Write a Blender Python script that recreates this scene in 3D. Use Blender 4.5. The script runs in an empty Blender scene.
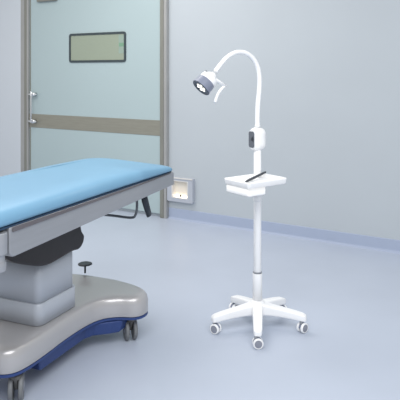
import bpy, bmesh, math
from mathutils import Vector, Matrix
C = bpy.context.scene.collection
SC = bpy.context.scene

# ------------------------------------------------------------ camera, world, light
EYE, F = 1.5, 600.0
cam = bpy.data.cameras.new('camera'); camo = bpy.data.objects.new('camera', cam); C.objects.link(camo)
camo.location = (0, 0, EYE); camo.rotation_euler = (math.pi/2, 0, 0)
cam.sensor_width = 36; cam.lens = 36*F/400; cam.shift_y = -0.32; cam.clip_start = .05
SC.camera = camo
w = bpy.data.worlds.new('world'); SC.world = w; w.use_nodes = True
w.node_tree.nodes['Background'].inputs[0].default_value = (.96, .98, 1.0, 1)
w.node_tree.nodes['Background'].inputs[1].default_value = .54
SC.view_settings.view_transform = 'Standard'; SC.view_settings.look = 'None'
SC.view_settings.gamma = 1; SC.view_settings.exposure = 0.12

def area(name, loc, target, size, power, col=(1, 1, 1)):
    l = bpy.data.lights.new(name, 'AREA'); l.shape = 'RECTANGLE'; l.size, l.size_y = size
    l.energy = power; l.color = col
    o = bpy.data.objects.new(name, l); C.objects.link(o); o.location = loc
    o.rotation_euler = (Vector(target)-Vector(loc)).to_track_quat('-Z', 'Y').to_euler()
    return o
area('ceiling_light_over_door', (-1.5, 4.6, 3.2), (-1.5, 4.7, 0), (2.6, 2.0), 62, (1, .97, .94))
area('ceiling_light_over_room', (.1, .3, 3.2), (.0, 1.8, .3), (3.4, 2.4), 126, (.97, .98, 1))

# ------------------------------------------------------------ materials
def srgb(r, g, b):
    f = lambda c: ((c/255+.055)/1.055)**2.4 if c > 10 else c/255/12.92
    return (f(r), f(g), f(b), 1)
def mat(name, col, rough=.5, metal=0.0, noise=0.0, nscale=8.0, bump=0.0, coat=0.0, emit=None, es=0.0, stretch=None, spec=None):
    m = bpy.data.materials.new(name); m.use_nodes = True
    nt = m.node_tree; b = nt.nodes['Principled BSDF']
    b.inputs['Base Color'].default_value = col; b.inputs['Roughness'].default_value = rough
    b.inputs['Metallic'].default_value = metal
    if spec is not None: b.inputs['Specular IOR Level'].default_value = spec
    if coat: b.inputs['Coat Weight'].default_value = coat; b.inputs['Coat Roughness'].default_value = .15
    if emit: b.inputs['Emission Color'].default_value = emit; b.inputs['Emission Strength'].default_value = es
    if noise or bump:
        tc = nt.nodes.new('ShaderNodeTexCoord'); n = nt.nodes.new('ShaderNodeTexNoise')
        mp = nt.nodes.new('ShaderNodeMapping'); mp.inputs['Scale'].default_value = stretch or (1, 1, 1)
        n.inputs['Scale'].default_value = nscale; n.inputs['Detail'].default_value = 4
        nt.links.new(tc.outputs['Object'], mp.inputs['Vector']); nt.links.new(mp.outputs[0], n.inputs['Vector'])
        if noise:
            r = nt.nodes.new('ShaderNodeValToRGB')
            r.color_ramp.elements[0].position = .3; r.color_ramp.elements[1].position = .7
            r.color_ramp.elements[0].color = tuple(c*(1-noise) for c in col[:3])+(1,)
            r.color_ramp.elements[1].color = tuple(min(1, c*(1+noise)) for c in col[:3])+(1,)
            nt.links.new(n.outputs['Fac'], r.inputs[0]); nt.links.new(r.outputs[0], b.inputs['Base Color'])
        if bump:
            bp = nt.nodes.new('ShaderNodeBump'); bp.inputs['Strength'].default_value = bump; bp.inputs['Distance'].default_value = .01
            nt.links.new(n.outputs['Fac'], bp.inputs['Height']); nt.links.new(bp.outputs[0], b.inputs['Normal'])
    return m
M = dict(
    floor=mat('vinyl_floor', srgb(186, 194, 208), .32, noise=.02, nscale=2.5, spec=.35),
    wall=mat('painted_wall_panel', srgb(187, 194, 199), .55, noise=.015, nscale=1.5),
    wall2=mat('pale_wall_panel', srgb(209, 215, 221), .5, noise=.01, nscale=1.5),
    base=mat('blue_vinyl_skirting', srgb(170, 181, 202), .4, noise=.01),
    door=mat('pale_green_door_panel', srgb(176, 193, 195), .3, noise=.01, nscale=1.0),
    frame=mat('brushed_steel_frame', srgb(142, 142, 134), .4, .3, noise=.05, nscale=6, stretch=(8, 8, 1)),
    frame2=mat('pale_steel_frame', srgb(172, 172, 170), .4, .3, noise=.04, nscale=6),
    belt=mat('brushed_steel_belt', srgb(154, 152, 140), .35, .35, noise=.05, nscale=6, stretch=(1, 8, 12)),
    rubber=mat('dark_window_gasket', srgb(62, 72, 76), .5),
    glass=mat('window_glass', srgb(153, 163, 145), .12, noise=.01, nscale=1.2, coat=.4),
    green=mat('green_reveal', srgb(120, 158, 132), .5, noise=.05),
    chrome=mat('chrome', (.78, .79, .8, 1), .15, 1.0, noise=.02),
    mattress=mat('blue_vinyl_mattress', srgb(116, 161, 190), .45, noise=.02, nscale=5, bump=.08),
    seam=mat('dark_blue_seam', srgb(36, 62, 88), .6, noise=.02),
    steel=mat('satin_steel_rail', srgb(166, 168, 172), .34, .45, noise=.03, nscale=4, stretch=(1, 1, 10)),
    silver=mat('silver_paint_cover', srgb(185, 183, 183), .32, .35, noise=.01, nscale=3, coat=.3),
    column=mat('satin_column_cover', srgb(186, 191, 199), .45, .15, noise=.02, nscale=3),
    blue=mat('blue_chassis_paint', srgb(44, 66, 120), .45, noise=.03, nscale=6),
    brown=mat('dark_rubber_bellows', srgb(28, 22, 24), .35, noise=.08, nscale=14, bump=.1),
    black=mat('black_plastic', srgb(34, 42, 52), .4, noise=.04),
    wheelgrey=mat('grey_caster_tread', srgb(120, 122, 124), .5, noise=.03),
    wheeldark=mat('brown_grey_caster_fork', srgb(108, 106, 104), .4, .3, noise=.03),
    white=mat('white_plastic', srgb(247, 247, 247), .35, noise=.004),
    casterdisc=mat('grey_hub_disc', srgb(140, 143, 154), .5, noise=.02),
    tube=mat('white_enamel_pole', srgb(250, 250, 250), .3, noise=.004),
    ring=mat('grey_collar_ring', srgb(150, 154, 160), .4, noise=.02),
    lampgrey=mat('blue_grey_shade', srgb(128, 134, 152), .42, noise=.02),
    lampdark=mat('dark_lens_bezel', srgb(82, 88, 98), .35, noise=.02),
    led=mat('lit_led', (1, .97, .85, 1), .3, emit=(1, .96, .84, 1), es=1.2),
    screen=mat('dark_display', srgb(102, 106, 114), .25, noise=.02),
    screenmark=mat('display_symbol', srgb(48, 52, 60), .3),
    boxwhite=mat('white_sensor_housing', srgb(218, 216, 212), .4, noise=.01),
    boxgrey=mat('grey_sensor_frame', srgb(182, 187, 196), .4, noise=.01),
    warm=mat('warm_backlight_lamp', (1, .9, .75, 1), .4, emit=(1, .86, .70, 1), es=3.0),
)

# ------------------------------------------------------------ helpers
def obj(name, bm, m, parent=None, smooth=True, bevel=0, seg=3, subsurf=0, mw=None, recalc=True, wn=True):
    if recalc: bmesh.ops.recalc_face_normals(bm, faces=bm.faces)
    me = bpy.data.meshes.new(name); bm.to_mesh(me); bm.free()
    o = bpy.data.objects.new(name, me); C.objects.link(o); me.materials.append(m)
    if parent: o.parent = parent
    if mw is not None: o.matrix_local = mw
    if bevel:
        b = o.modifiers.new('bevel', 'BEVEL'); b.width = bevel; b.segments = seg; b.limit_method = 'ANGLE'; b.angle_limit = math.radians(35)
        b.harden_normals = False
    if subsurf:
        s = o.modifiers.new('sub', 'SUBSURF'); s.levels = s.render_levels = subsurf
    if smooth:
        for p in me.polygons: p.use_smooth = True
        if wn:
            ws = o.modifiers.new('wn', 'WEIGHTED_NORMAL'); ws.keep_sharp = False
    return o
def box(bm, x0, x1, y0, y1, z0, z1):
    v = [bm.verts.new((x, y, z)) for x in (x0, x1) for y in (y0, y1) for z in (z0, z1)]
    for f in ((0,1,3,2),(4,6,7,5),(0,4,5,1),(2,3,7,6),(0,2,6,4),(1,5,7,3)): bm.faces.new([v[i] for i in f])
    return bm
def bx(*a): return box(bmesh.new(), *a)
def prism(pts, z0, z1, axis='z'):
    bm = bmesh.new()
    def P(a, b, h): return {'z': (a, b, h), 'y': (a, h, b), 'x': (h, a, b)}[axis]
    lo = [bm.verts.new(P(a, b, z0)) for a, b in pts]; hi = [bm.verts.new(P(a, b, z1)) for a, b in pts]
    bm.faces.new(lo); bm.faces.new(hi[::-1]); n = len(pts)
    for i in range(n): bm.faces.new((lo[i], lo[(i+1) % n], hi[(i+1) % n], hi[i]))
    return bm
def loft(rings, cap=True):
    bm = bmesh.new(); R = [[bm.verts.new(p) for p in r] for r in rings]; n = len(R[0])
    for a, b in zip(R, R[1:]):
        for i in range(n): bm.faces.new((a[i], a[(i+1) % n], b[(i+1) % n], b[i]))
    if cap: bm.faces.new(R[0]); bm.faces.new(R[-1][::-1])
    return bm
def lathe(profile, seg=32, mtx=None):
    rings = []
    for r, z in profile:
        ring = [Vector((r*math.cos(2*math.pi*i/seg), r*math.sin(2*math.pi*i/seg), z)) for i in range(seg)]
        rings.append([mtx @ p for p in ring] if mtx else ring)
    return loft(rings)
def catmull(pts, n=8):
    P = [Vector(p) for p in pts]; P = [2*P[0]-P[1]]+P+[2*P[-1]-P[-2]]; out = []
    for i in range(1, len(P)-2):
        a, b, c, d = P[i-1:i+3]
        for k in range(n):
            t = k/n; out.append(.5*((2*b)+(c-a)*t+(2*a-5*b+4*c-d)*t*t+(3*b-a-3*c+d)*t**3))
    out.append(P[-2]); return out
def tube(path, r, seg=16, close=False, flat=1.0):
    P = [Vector(p) for p in path]; rings = []; prev = None
    for i, p in enumerate(P):
        t = (P[min(i+1, len(P)-1)]-P[max(i-1, 0)]).normalized()
        if prev is None:
            u = t.cross(Vector((0, 1, .01))); u = u if u.length > .1 else t.cross(Vector((1, 0, 0))); u.normalize()
        else:
            u = (prev-t*prev.dot(t)).normalized()
        prev = u; v = t.cross(u)
        rr = r[i] if isinstance(r, (list, tuple)) else r
        rings.append([p+rr*(math.cos(2*math.pi*k/seg)*u+flat*math.sin(2*math.pi*k/seg)*v) for k in range(seg)])
    return loft(rings)
def rrect(x0, x1, y0, y1, r, n=6):
    out = []
    for cx, cy, a0 in ((x1-r, y1-r, 0), (x0+r, y1-r, 90), (x0+r, y0+r, 180), (x1-r, y0+r, 270)):
        for k in range(n+1):
            a = math.radians(a0+90*k/n); out.append((cx+r*math.cos(a), cy+r*math.sin(a)))
    return out
def empty(name, loc=(0, 0, 0), rz=0.0):
    o = bpy.data.objects.new(name, None); C.objects.link(o); o.location = loc; o.rotation_euler = (0, 0, rz); return o
def tag(o, label=None, cat=None, kind=None, group=None):
    if label: o['label'] = label
    if cat: o['category'] = cat
    if kind: o['kind'] = kind
    if group: o['group'] = group
    return o
def basis(z, up=(0, 0, 1)):
    z = Vector(z).normalized(); up = (1, 0, 0) if abs(z.dot(Vector(up))) > .99 else up; x = Vector(up).cross(z).normalized(); y = z.cross(x)
    return Matrix((x, y, z)).transposed().to_4x4()
def align(loc, z, up=(0, 0, 1)): return Matrix.Translation(loc) @ basis(z, up)

# ------------------------------------------------------------ room shell; wall frame: +x along the wall, -y into the room
WO = Vector((-.36, 6.20, 0)); WA = math.atan2(-.522, .853)
wallm = Matrix.Translation(WO) @ Matrix.Rotation(WA, 4, 'Z')
def S(name, bm, m, label=None, **k):
    o = obj(name, bm, m, mw=wallm, **k); o['kind'] = 'structure'
    if label: o['label'] = label
    return o
S('floor', bx(-4.5, 5.5, -8.0, .12, -.06, 0), M['floor'], 'pale blue vinyl floor', smooth=False)
S('wall_back', bx(-2.09, 5.5, 0, .12, 0, 3.4), M['wall'], 'grey blue wall behind the lamp', smooth=False)
S('wall_left', bx(-4.5, -2.09, -.05, .12, 0, 3.4), M['wall2'], 'pale wall strip left of the door', smooth=False, bevel=.004)
# skirting with a coved foot
pf = [(0, 0), (-.022, 0), (-.020, .004), (-.010, .012), (-.008, .020), (-.008, .104), (-.006, .108), (0, .108)]
S('baseboard_back', prism(pf, .050, 5.5, 'x'), M['base'], 'blue skirting along the back wall', smooth=False)
# frame of the door
S('trim_4', bx(.0125, .048, -.048, 0, 0, 3.0), M['frame2'], 'lighter outer steel upright right of the door', smooth=False, bevel=.003)
S('trim_1', bx(-.030, .012, -.054, 0, 0, 3.0), M['frame'], 'steel upright right of the door', smooth=False, bevel=.004)
S('trim_2', bx(-2.088, -1.96, -.050, 0, 0, 3.0), M['frame2'], 'steel upright left of the door', smooth=False, bevel=.004)
S('trim_3', bx(-2.025, -1.985, -.0515, -.0495, 0, 3.0), M['frame'], 'darker line on the left upright', smooth=False)
# sliding door
dz0 = .035
door = S('door_1', bx(-1.955, -.032, -.032, -.001, dz0, 2.75), M['door'], 'pale green sliding hospital door', smooth=False, bevel=.003)
def D(name, bm, m, par=None, **k):
    o = obj(name, bm, m, parent=par or door, **k); return o
D('kick_rail', bx(-1.955, -.032, -.036, -.002, .84, 1.0), M['belt'], smooth=False, bevel=.002)
D('edge_strip', bx(-1.945, -1.93, -.035, -.031, .03, 2.75), M['frame'], smooth=False)
# gasket ring
def ringprism(o, i, y0, y1):
    bm = bmesh.new(); n = len(o)
    V = [[bm.verts.new((a, y, b)) for a, b in L] for L in (o, i) for y in (y0, y1)]
    for A, B in ((V[0], V[1]), (V[2], V[3]), (V[0], V[2]), (V[1], V[3])):
        for k in range(n): bm.faces.new((A[k], A[(k+1) % n], B[(k+1) % n], B[k]))
    return bm
ox0, ox1, oz0, oz1 = -1.305, -.485, 1.607, 1.935
g = D('window_gasket', ringprism(rrect(ox0, ox1, oz0, oz1, .03), rrect(ox0+.024, ox1-.024, oz0+.024, oz1-.024, .012), -.042, -.030), M['rubber'], smooth=False)
gl = D('window_pane', prism(rrect(ox0+.022, ox1-.022, oz0+.022, oz1-.022, .012), -.036, -.0325, 'y'), M['glass'], smooth=False)
gs = obj('green_mark', bx(-.585, -.515, -.0368, -.0358, 1.70, 1.90), mat('greenish_glass_band', srgb(150, 168, 156), .2, noise=.02), gl, smooth=False)
gs2 = obj('green_mark', bx(-.58, -.515, -.0374, -.0362, 1.775, 1.815), M['green'], gl, smooth=False)
D('top_guide', bx(-1.80, -1.49, -.07, -.031, 2.325, 2.375), M['frame'], smooth=False, bevel=.01)
# handle
hd = D('door_handle', tube([(-1.865, -.09, .90), (-1.865, -.09, 1.27)], .011), M['chrome'])
for z in (.915, 1.235):
    obj('handle_mount', tube([(-1.93, -.07, z), (-1.80, -.07, z)], .013), M['chrome'], hd)
    obj('mount_stud', tube([(-1.845, -.03, z), (-1.845, -.095, z)], .022), M['chrome'], hd)

# lit foot sensor on the wall
sb = empty('wall_sensor_box', tuple(wallm @ Vector((.21, 0, .187))), WA)
tag(sb, 'square white wall recess with warm backlight and dark button, low beside the door', 'foot switch')
obj('frame', ringprism(rrect(-.155, .152, 0, .248, .012), rrect(-.100, .100, .035, .215, .012), -.045, 0), M['boxgrey'], sb, smooth=False)
obj('top_ledge', bx(-.155, .152, -.052, -.0455, .232, .247), M['boxwhite'], sb, smooth=False, bevel=.003)
obj('inner_liner', ringprism(rrect(-.1, .1, .035, .215, .012), rrect(-.088, .088, .043, .207, .012), -.047, -.002), M['boxwhite'], sb, smooth=False)
obj('back_panel', prism(rrect(-.088, .088, .043, .207, .012), -.006, -.002, 'y'), mat('cream_back_panel', srgb(238, 230, 216), .4), sb, smooth=False)
obj('lamp_strip', bx(-.075, .075, -.020, -.009, .0435, .062), M['warm'], sb, smooth=False)
obj('sensor_button', lathe([(.010, 0), (.012, .004), (.010, .012)], 16, align(Vector((.0, -.022, .060)), (0, -1, 0))), M['black'], sb)

# ------------------------------------------------------------ operating table; frame: +x toward its foot end, +y away from the camera
TA = math.radians(66)
tb = empty('operating_table', (-.174, 3.72, 0), TA)
tag(tb, 'operating table with light blue mattress on a silver column and wheeled base', 'operating table')
W = .59
# mattress: rounded slab, corner cut at the foot end
def mat_ring(ins, z):
    o = [(-.25, W-ins), (-.5, W-ins), (-.8, W-ins), (-3.0+ins, W-ins), (-3.0+ins, ins), (-.8, ins), (-.5, ins), (-.32, ins), (-.18, ins)]
    r = .045; x1 = .040-ins
    for k in range(7):
        a = math.radians(-90+90*k/6); o.append((x1-r+r*math.cos(a), ins+r+r*math.sin(a)))
    r2 = .14
    for k in range(9):
        a = math.radians(90*k/8); o.append((x1-r2+r2*math.cos(a), W-ins-r2+r2*math.sin(a)))
    def zt(x, y):
        f = max(0, min(1, (x+.6)/.62)); f = f*f*(1-.75*max(0, min(1, y/W)))
        return .884+(z-.884)*(1-.6*f)
    return [Vector((x, y, zt(x, y))) for x, y in o]
prof = [(.012, .884), (.002, .890), (0, .900), (0, .915), (.006, .933), (.020, .947), (.045, .956), (.08, .961), (.12, .965)]
obj('mattress', loft([mat_ring(i, z) for i, z in prof]), M['mattress'], tb)
obj('mattress_base', loft([mat_ring(i, z) for i, z in ((.004, .876), (.004, .8835))]), M['seam'], tb, smooth=False)
# side rail, one deep folded section with a rounded lower corner
def rail_prof(s0, s1, ztop, zb0, zb1, r=.03):
    pts = [(s1, ztop), (s0, ztop)]
    for k in range(7):
        a = math.radians(180+90*k/6); pts.append((s0+r+r*math.cos(a), zb0+r+r*math.sin(a)))
    pts.append((s1, zb1)); return pts
obj('table_frame', prism(rail_prof(-1.445, .030, .876, .753, .797), 0, W, 'y'), M['steel'], tb, smooth=False, bevel=.006)
obj('rail_strip', prism([(-1.43, .8755), (-1.43, .856), (-.30, .868), (-.02, .8755)], -.006, .0005, 'y'),
    mat('warm_grey_rail', srgb(120, 114, 116), .35, .5, noise=.04, nscale=5), tb, smooth=False, bevel=.002)
obj('back_section_frame', prism(rail_prof(-3.0, -1.60, .876, .79, .79), 0.03, W-.03, 'y'), M['steel'], tb, smooth=False, bevel=.006)
hm = align(Vector((-1.485, .02, .80)), (0, 0, 1))
obj('hinge_barrel', lathe([(.02, -.09), (.03, -.085), (.03, -.05), (.024, -.048), (.024, -.02), (.034, -.018), (.034, .062), (.03, .066)], 24, hm), M['steel'], tb)
# bellows cover under the top
bot = catmull([(-1.42, .775, 0), (-1.30, .700, 0), (-1.22, .650, 0), (-1.10, .600, 0), (-1.00, .572, 0), (-.89, .576, 0), (-.80, .584, 0), (-.735, .580, 0), (-.70, .602, 0), (-.69, .64, 0), (-.712, .67, 0), (-.722, .72, 0), (-.715, .80, 0)], 4)
pts = [(p.x, p.y) for p in bot]+[(-1.42, .80)]
obj('bellows_cover', prism(pts, .165, .52, 'y'), M['brown'], tb, bevel=.018, seg=3)
# column: two telescoping covers
def colring(x0, x1, y0, y1, r, zs):
    return [[Vector((a, b, z)) for a, b in rrect(x0+i, x1-i, y0+i, y1-i, r)] for z, i in zs]
obj('column', loft(colring(-1.0, -.70, .215, .495, .035, [(.34, .003), (.60, .003)])), M['column'], tb, wn=False)
obj('column_sleeve', loft(colring(-1.008, -.692, .207, .503, .04, [(.272, 0), (.374, 0), (.376, .002), (.376, .008)])), M['column'], tb, wn=False)
# base
tm = .345
near = [(-1.27, .345), (-1.27, .255), (-1.26, .20), (-1.215, .160), (-1.13, .148), (-1.0, .152), (-.90, .160), (-.80, .163), (-.70, .160), (-.62, .148), (-.56, .118), (-.515, .06), (-.49, -.005), (-.455, -.038), (-.41, -.046), (-.365, -.035), (-.325, .0), (-.29, .06), (-.265, .14), (-.245, .25)]
half = catmull([(a, b, 0) for a, b in near], 4)
outl = [(p.x, p.y) for p in half] + [(p.x, 2*tm-p.y) for p in half[::-1][:-1]] 
def inset(pl, d):
    n = len(pl); out = []
    for i in range(n):
        a = Vector(pl[i-1]); b = Vector(pl[i]); c = Vector(pl[(i+1) % n])
        t = (c-a)
        if t.length < 1e-6: out.append(tuple(b)); continue
        t.normalize(); nrm = Vector((-t.y, t.x)); out.append((b.x+nrm.x*d, b.y+nrm.y*d))
    return out
def area2(pl): return sum(pl[i-1][0]*pl[i][1]-pl[i][0]*pl[i-1][1] for i in range(len(pl)))
sg = 1 if area2(outl) > 0 else -1
def bring(d, z): return [Vector((a, b, z)) for a, b in inset(outl, sg*d)]
obj('base_cover', loft([bring(i, z) for i, z in ((.006, .160), (0, .164), (0, .190), (.001, .225), (.006, .246), (.014, .257), (.024, .263), (.045, .267), (.07, .269))]), M['silver'], tb)
obj('base_rim', loft([bring(i, z) for i, z in ((.012, .142), (.002, .146), (.002, .159))]), M['blue'], tb, smooth=False)
sk = [(-1.05, .175), (-.66, .18), (-.60, .16), (-.54, .085), (-.50, .05), (-.43, .05), (-.40, .10)]
sk = sk+[(a, 2*tm-b) for a, b in sk[::-1]]
obj('base_skirt', loft([[Vector((tmx, tmy, z)) for tmx, tmy in [((a+.66)*k-.66, (b-tm)*k+tm) for a, b in sk]] for z, k in ((.075, .93), (.085, .96), (.1415, 1))]), M['blue'], tb, smooth=False, bevel=.006)
def table_caster(x, y, rz):
    r = .062
    c = obj('caster', lathe([(.022, .105), (.026, .112), (.026, .1415)], 20), M['wheeldark'], tb, mw=Matrix.Translation((x, y, 0)) @ Matrix.Rotation(rz, 4, 'Z'))
    f = obj('fork', prism([(-.030, .118), (.034, .118), (.052, .085), (.030, .05), (.012, .05), (-.01, .085)], -.009, .009, 'y'), M['wheeldark'], c, bevel=.004)
    for sgn in (-1, 1):
        m = align(Vector((.02, sgn*.012, r)), (0, sgn, 0), (1, 0, 0))
        wv = obj('wheel', lathe([(.02, 0), (.056, 0), (r, .004), (r, .016), (.056, .021), (.03, .022), (.028, .018), (.004, .018)], 32, m), M['wheelgrey'], c)
        obj('hub_cap', lathe([(.024, .0185), (.022, .024), (.004, .025)], 20, m), M['casterdisc'], wv)
for x, y, rz in ((-.422, .045, .72), (-1.178, .20, .62), (-1.16, 2*tm-.19, 2.0), (-.40, 2*tm-.05, .4)): table_caster(x, y, rz)
# foot pedal knob on the base
pk = obj('pedal_stem', tube([(-.265, .46, .272), (-.265, .46, .325)], .006), M['black'], tb)
obj('pedal_disc', lathe([(.034, 0), (.043, .003), (.043, .008), (.036, .011), (.02, .011)], 28, align(Vector((-.265, .46, .322)), (0, 0, 1))), M['black'], pk)
# lever and wire loop under the foot end
lv = obj('lever_bracket', bx(-.29, -.215, .035, .075, .775, .803), M['steel'], tb, smooth=False, bevel=.004)
obj('release_lever', tube([(-.262, .052, .785), (-.255, .050, .755), (-.235, .045, .70), (-.215, .042, .655)], [.024, .027, .025, .022], 12, flat=.6), M['black'], lv)
obj('wire_loop', tube(catmull([(-.275, .095, .80), (-.275, .09, .72), (-.275, .10, .665), (-.275, .13, .645), (-.275, .25, .645), (-.275, .40, .645), (-.275, .46, .67), (-.275, .47, .80)], 6), .0075), mat('dull_steel_wire', srgb(105, 110, 116), .35, .6, noise=.03), tb)

# ------------------------------------------------------------ examination lamp
LX, LY = .338, 3.53
la = Vector((-.8, -.6, 0))                       # the way its front faces
lamp = empty('examination_lamp', (LX, LY, 0))
tag(lamp, 'white mobile examination lamp with gooseneck, tray and five wheeled legs', 'medical lamp')
def L(name, bm, m, par=None, **k): return obj(name, bm, m, par or lamp, **k)
def unproj(px, py):                              # a point of the lamp's own vertical plane
    m = (px-200)/F; k = (LX-LY*m)/(.8-.6*m); Y = LY-.6*k
    return Vector((-.8*k, -.6*k, EYE-(py-72)*Y/F))
L('hub', lathe([(.034, .075), (.048, .080), (.048, .140), (.038, .154), (.031, .162)]), M['white'])
for i in range(5):
    a = math.radians((-95, -16, 47, 120, 199)[i]); R = (.272, .262, .25, .25, .262)[i]; kx = (1, 1, .93, .92, 1)[i]
    rot = Matrix.Rotation(a, 4, 'Z')
    secs = []
    for x, zt, zb, hw in ((.0, .152, .078, .032), (.04, .148, .078, .032), (.09, .138, .080, .029), (.16, .127, .078, .027), (.22, .117, .073, .0255), (.262, .108, .068, .0245), (.280, .100, .067, .021), (.286, .090, .071, .013)):
        pr = rrect(-hw, hw, zb, zt, min(hw, (zt-zb)/2)*.45, 3); secs.append([Vector((x*kx, p, q)) for p, q in pr])
    leg = L('leg', loft(secs), M['white'], mw=rot)
    cz = Matrix.Translation((R, 0, 0)) @ Matrix.Rotation(-a + math.radians((8, 150, 60, 190, 35)[i] if False else 0) , 4, 'Z') @ Matrix.Rotation((math.radians(4), math.radians(40), math.radians(-35), math.radians(215), math.radians(-32))[i], 4, 'Z')
    cs = obj('caster', tube([(-.012, 0, .045), (-.012, 0, .078)], .008), M['ring'], leg, mw=cz)
    r = .029
    obj('caster_body', prism([(r*.95*math.cos(math.radians(t)), r+r*1.02*math.sin(math.radians(t))) for t in range(15, 176, 16)]+[(-.012, r-.006), (.008, r-.006)], -.006, .006, 'y'), M['lampgrey'], cs, smooth=False, bevel=.002)
    for sgn in (-1, 1):
        m = align(Vector((0, sgn*.0075, r)), (0, sgn, 0), (1, 0, 0))
        wv = obj('wheel', lathe([(.01, 0), (r-.003, 0), (r, .003), (r, .010), (r-.003, .0145), (.0225, .0155), (.0215, .0135), (.003, .0135)], 32, m), M['white'], cs)
        obj('wheel_disc', lathe([(.0205, .0138), (.0195, .0155), (.003, .0165)], 24, m), M['casterdisc'], wv)
L('lower_pole', lathe([(.029, .13), (.0285, .316), (.026, .319)]), M['tube'])
L('collar_ring', lathe([(.0265, .3185), (.0265, .327), (.022, .330)]), M['ring'])
L('upper_pole', lathe([(.0235, .31), (.0225, .80), (.0215, 1.06)]), M['tube'])
L('tray_collar', lathe([(.024, .742), (.026, .746), (.026, .772), (.031, .776), (.031, .835), (.028, .84)]), M['white'])
# tray; frame +x along its long side, -y toward the camera
tA = math.atan2(.6, .8)
tc = Vector((.131-LX, 3.40-LY, 0))
tmx = Matrix.Translation(tc) @ Matrix.Rotation(tA, 4, 'Z')
TL, TW = .296, .218
bm = loft([[Vector((a, b, z)) for a, b in rrect(i, TL-i, -TW+i, -i, max(.004, .018-i*.4))] for z, i in ((.866, .010), (.870, .004), (.894, 0), (.900, .001), (.900, .010), (.897, .013), (.884, .018), (.882, .022))])
L('tray', bm, M['white'], mw=tmx)
L('tray_drawer', loft([[Vector((a, b, z)) for a, b in rrect(.006+i, .135-i, -TW+.004+i, -.012-i, .016)] for z, i in ((.824, .004), (.828, 0), (.869, 0))]), M['white'], mw=tmx)
L('tray_support', bx(.10, .262, -.08, -.005, .845, .8655), M['white'], mw=tmx, smooth=False, bevel=.005)
# control box
cm = Matrix.Rotation(math.atan2(-.53, -.85), 4, 'Z')    # +x is its face
cb = []
for x, i in ((-.048, .034), (-.045, .022), (-.036, .010), (-.018, .002), (.006, 0), (.024, .003), (.036, .009), (.041, .015)):
    cb.append([Vector((x, p, q)) for p, q in rrect(-.042+i, .042-i, 1.036+i, 1.176-i, .0415-i)])
cbo = L('control_box', loft(cb), M['white'], mw=cm)
sp = [(p, q) for p, q in rrect(-.028, .024, 1.058, 1.152, .014)]
so = obj('display', prism(sp, .0395, .0435, 'x'), M['screen'], cbo, smooth=False)
obj('display_symbol', prism([(-.004, 1.100), (.020, 1.094), (.020, 1.112), (.012, 1.125), (-.004, 1.108)], .0436, .0445, 'x'), M['screenmark'], so, smooth=False)
# gooseneck
px = [(257.5, 131), (257.6, 116), (258, 102.5), (259.2, 90), (259.4, 78), (257.6, 67), (252.5, 57.8), (245, 52.7), (236, 52.4), (228, 56.6), (221, 63.8), (214.5, 72.5)]
pts = [unproj(*p) for p in px]; pts[0] = Vector((0, 0, pts[0].z)); pts[1] = Vector((0, 0, pts[1].z))
path = catmull(pts, 6); n = len(path)
L('gooseneck', tube(path, [.0145-.0025*i/n for i in range(n)], 16), M['tube'])
L('neck_socket', lathe([(.017, 1.168), (.0165, 1.186), (.0145, 1.19)]), M['white'])
# lamp head
ax = Vector((-.64, -.35, -.69)).normalized()
fc = unproj(200.8, 88.0)
hm = align(fc, -ax, (0, 0, 1))                  # +z from the face back to the neck
hd = L('lamp_head', lathe([(.040, .040), (.0505, .044), (.0505, .070), (.047, .083), (.036, .090), (.030, .099), (.020, .108), (.014, .114)], 40), M['white'], mw=hm)
obj('head_shade', lathe([(.048, .004), (.0555, .0), (.0575, .002), (.056, .008), (.053, .018), (.052, .050), (.046, .053)], 48), M['lampgrey'], hd)
obj('lens_bezel', lathe([(.0535, .006), (.0545, -.0015), (.050, -.002), (.044, .003), (.0435, .006)], 48), M['lampdark'], hd)
lens = obj('lens', lathe([(.0435, .0055), (.0435, .0035), (.004, .0032)], 40), M['lampdark'], hd)
for k in range(7):
    a = math.radians(60*k+20); rr = .022 if k < 6 else 0
    obj('led', lathe([(.0082, .0034), (.0082, .0005), (.005, -.001)], 20, Matrix.Translation((rr*math.cos(a), rr*math.sin(a), 0))), M['led'], lens)
obj('head_screw', lathe([(.005, .0), (.005, .004), (.003, .005)], 12, hm.inverted() @ align(unproj(210, 71.0)+Vector((-.02, -.033, 0)), (-.3, -.9, .3))), M['ring'], hd)
# grip at the side
inv = hm.inverted()
def hp(x, y, off): off = .012; return inv @ (unproj(x-1.5, y)+Vector((.6, -.8, 0))*off)
arm = obj('handle_arm', tube([hp(213, 78.5, .012), hp(219, 82, .012), hp(225.5, 86, .012)], [.017, .014, .012], 12, flat=.6), M['white'], hd)
obj('handle_grip', tube(catmull([hp(225.5, 85.5, .026), hp(222.6, 88, .026), hp(219, 92.5, .026), hp(216.6, 97.5, .026), hp(215, 102.8, .026)], 4), [.0075]*4+[.0085]*12+[.0075], 12), M['white'], arm)
l = bpy.data.lights.new('lamp_glow', 'SPOT'); l.energy = 3; l.spot_size = 1.2; l.color = (1, .96, .88); l.shadow_soft_size = .03
lo = bpy.data.objects.new('lamp_glow', l); C.objects.link(lo); lo.parent = hd; lo.matrix_local = Matrix.Translation((0, 0, -.01))

# dark instrument lying across the tray
p0 = Vector((.252, 3.345, .8875)); p1 = Vector((.388, 3.53, .912))
dv = p1-p0
pen = obj('scalpel_handle', tube([p0-p0, dv*.03, dv*.12, dv*.45, dv*.8, dv*.97, dv], [.002, .0045, .007, .008, .0075, .006, .003], 12), mat('dark_instrument', srgb(74, 78, 84), .35, .3, noise=.05), mw=Matrix.Translation(p0))
tag(pen, 'slim dark pen shaped instrument lying diagonally across the white tray of the lamp', 'instrument')
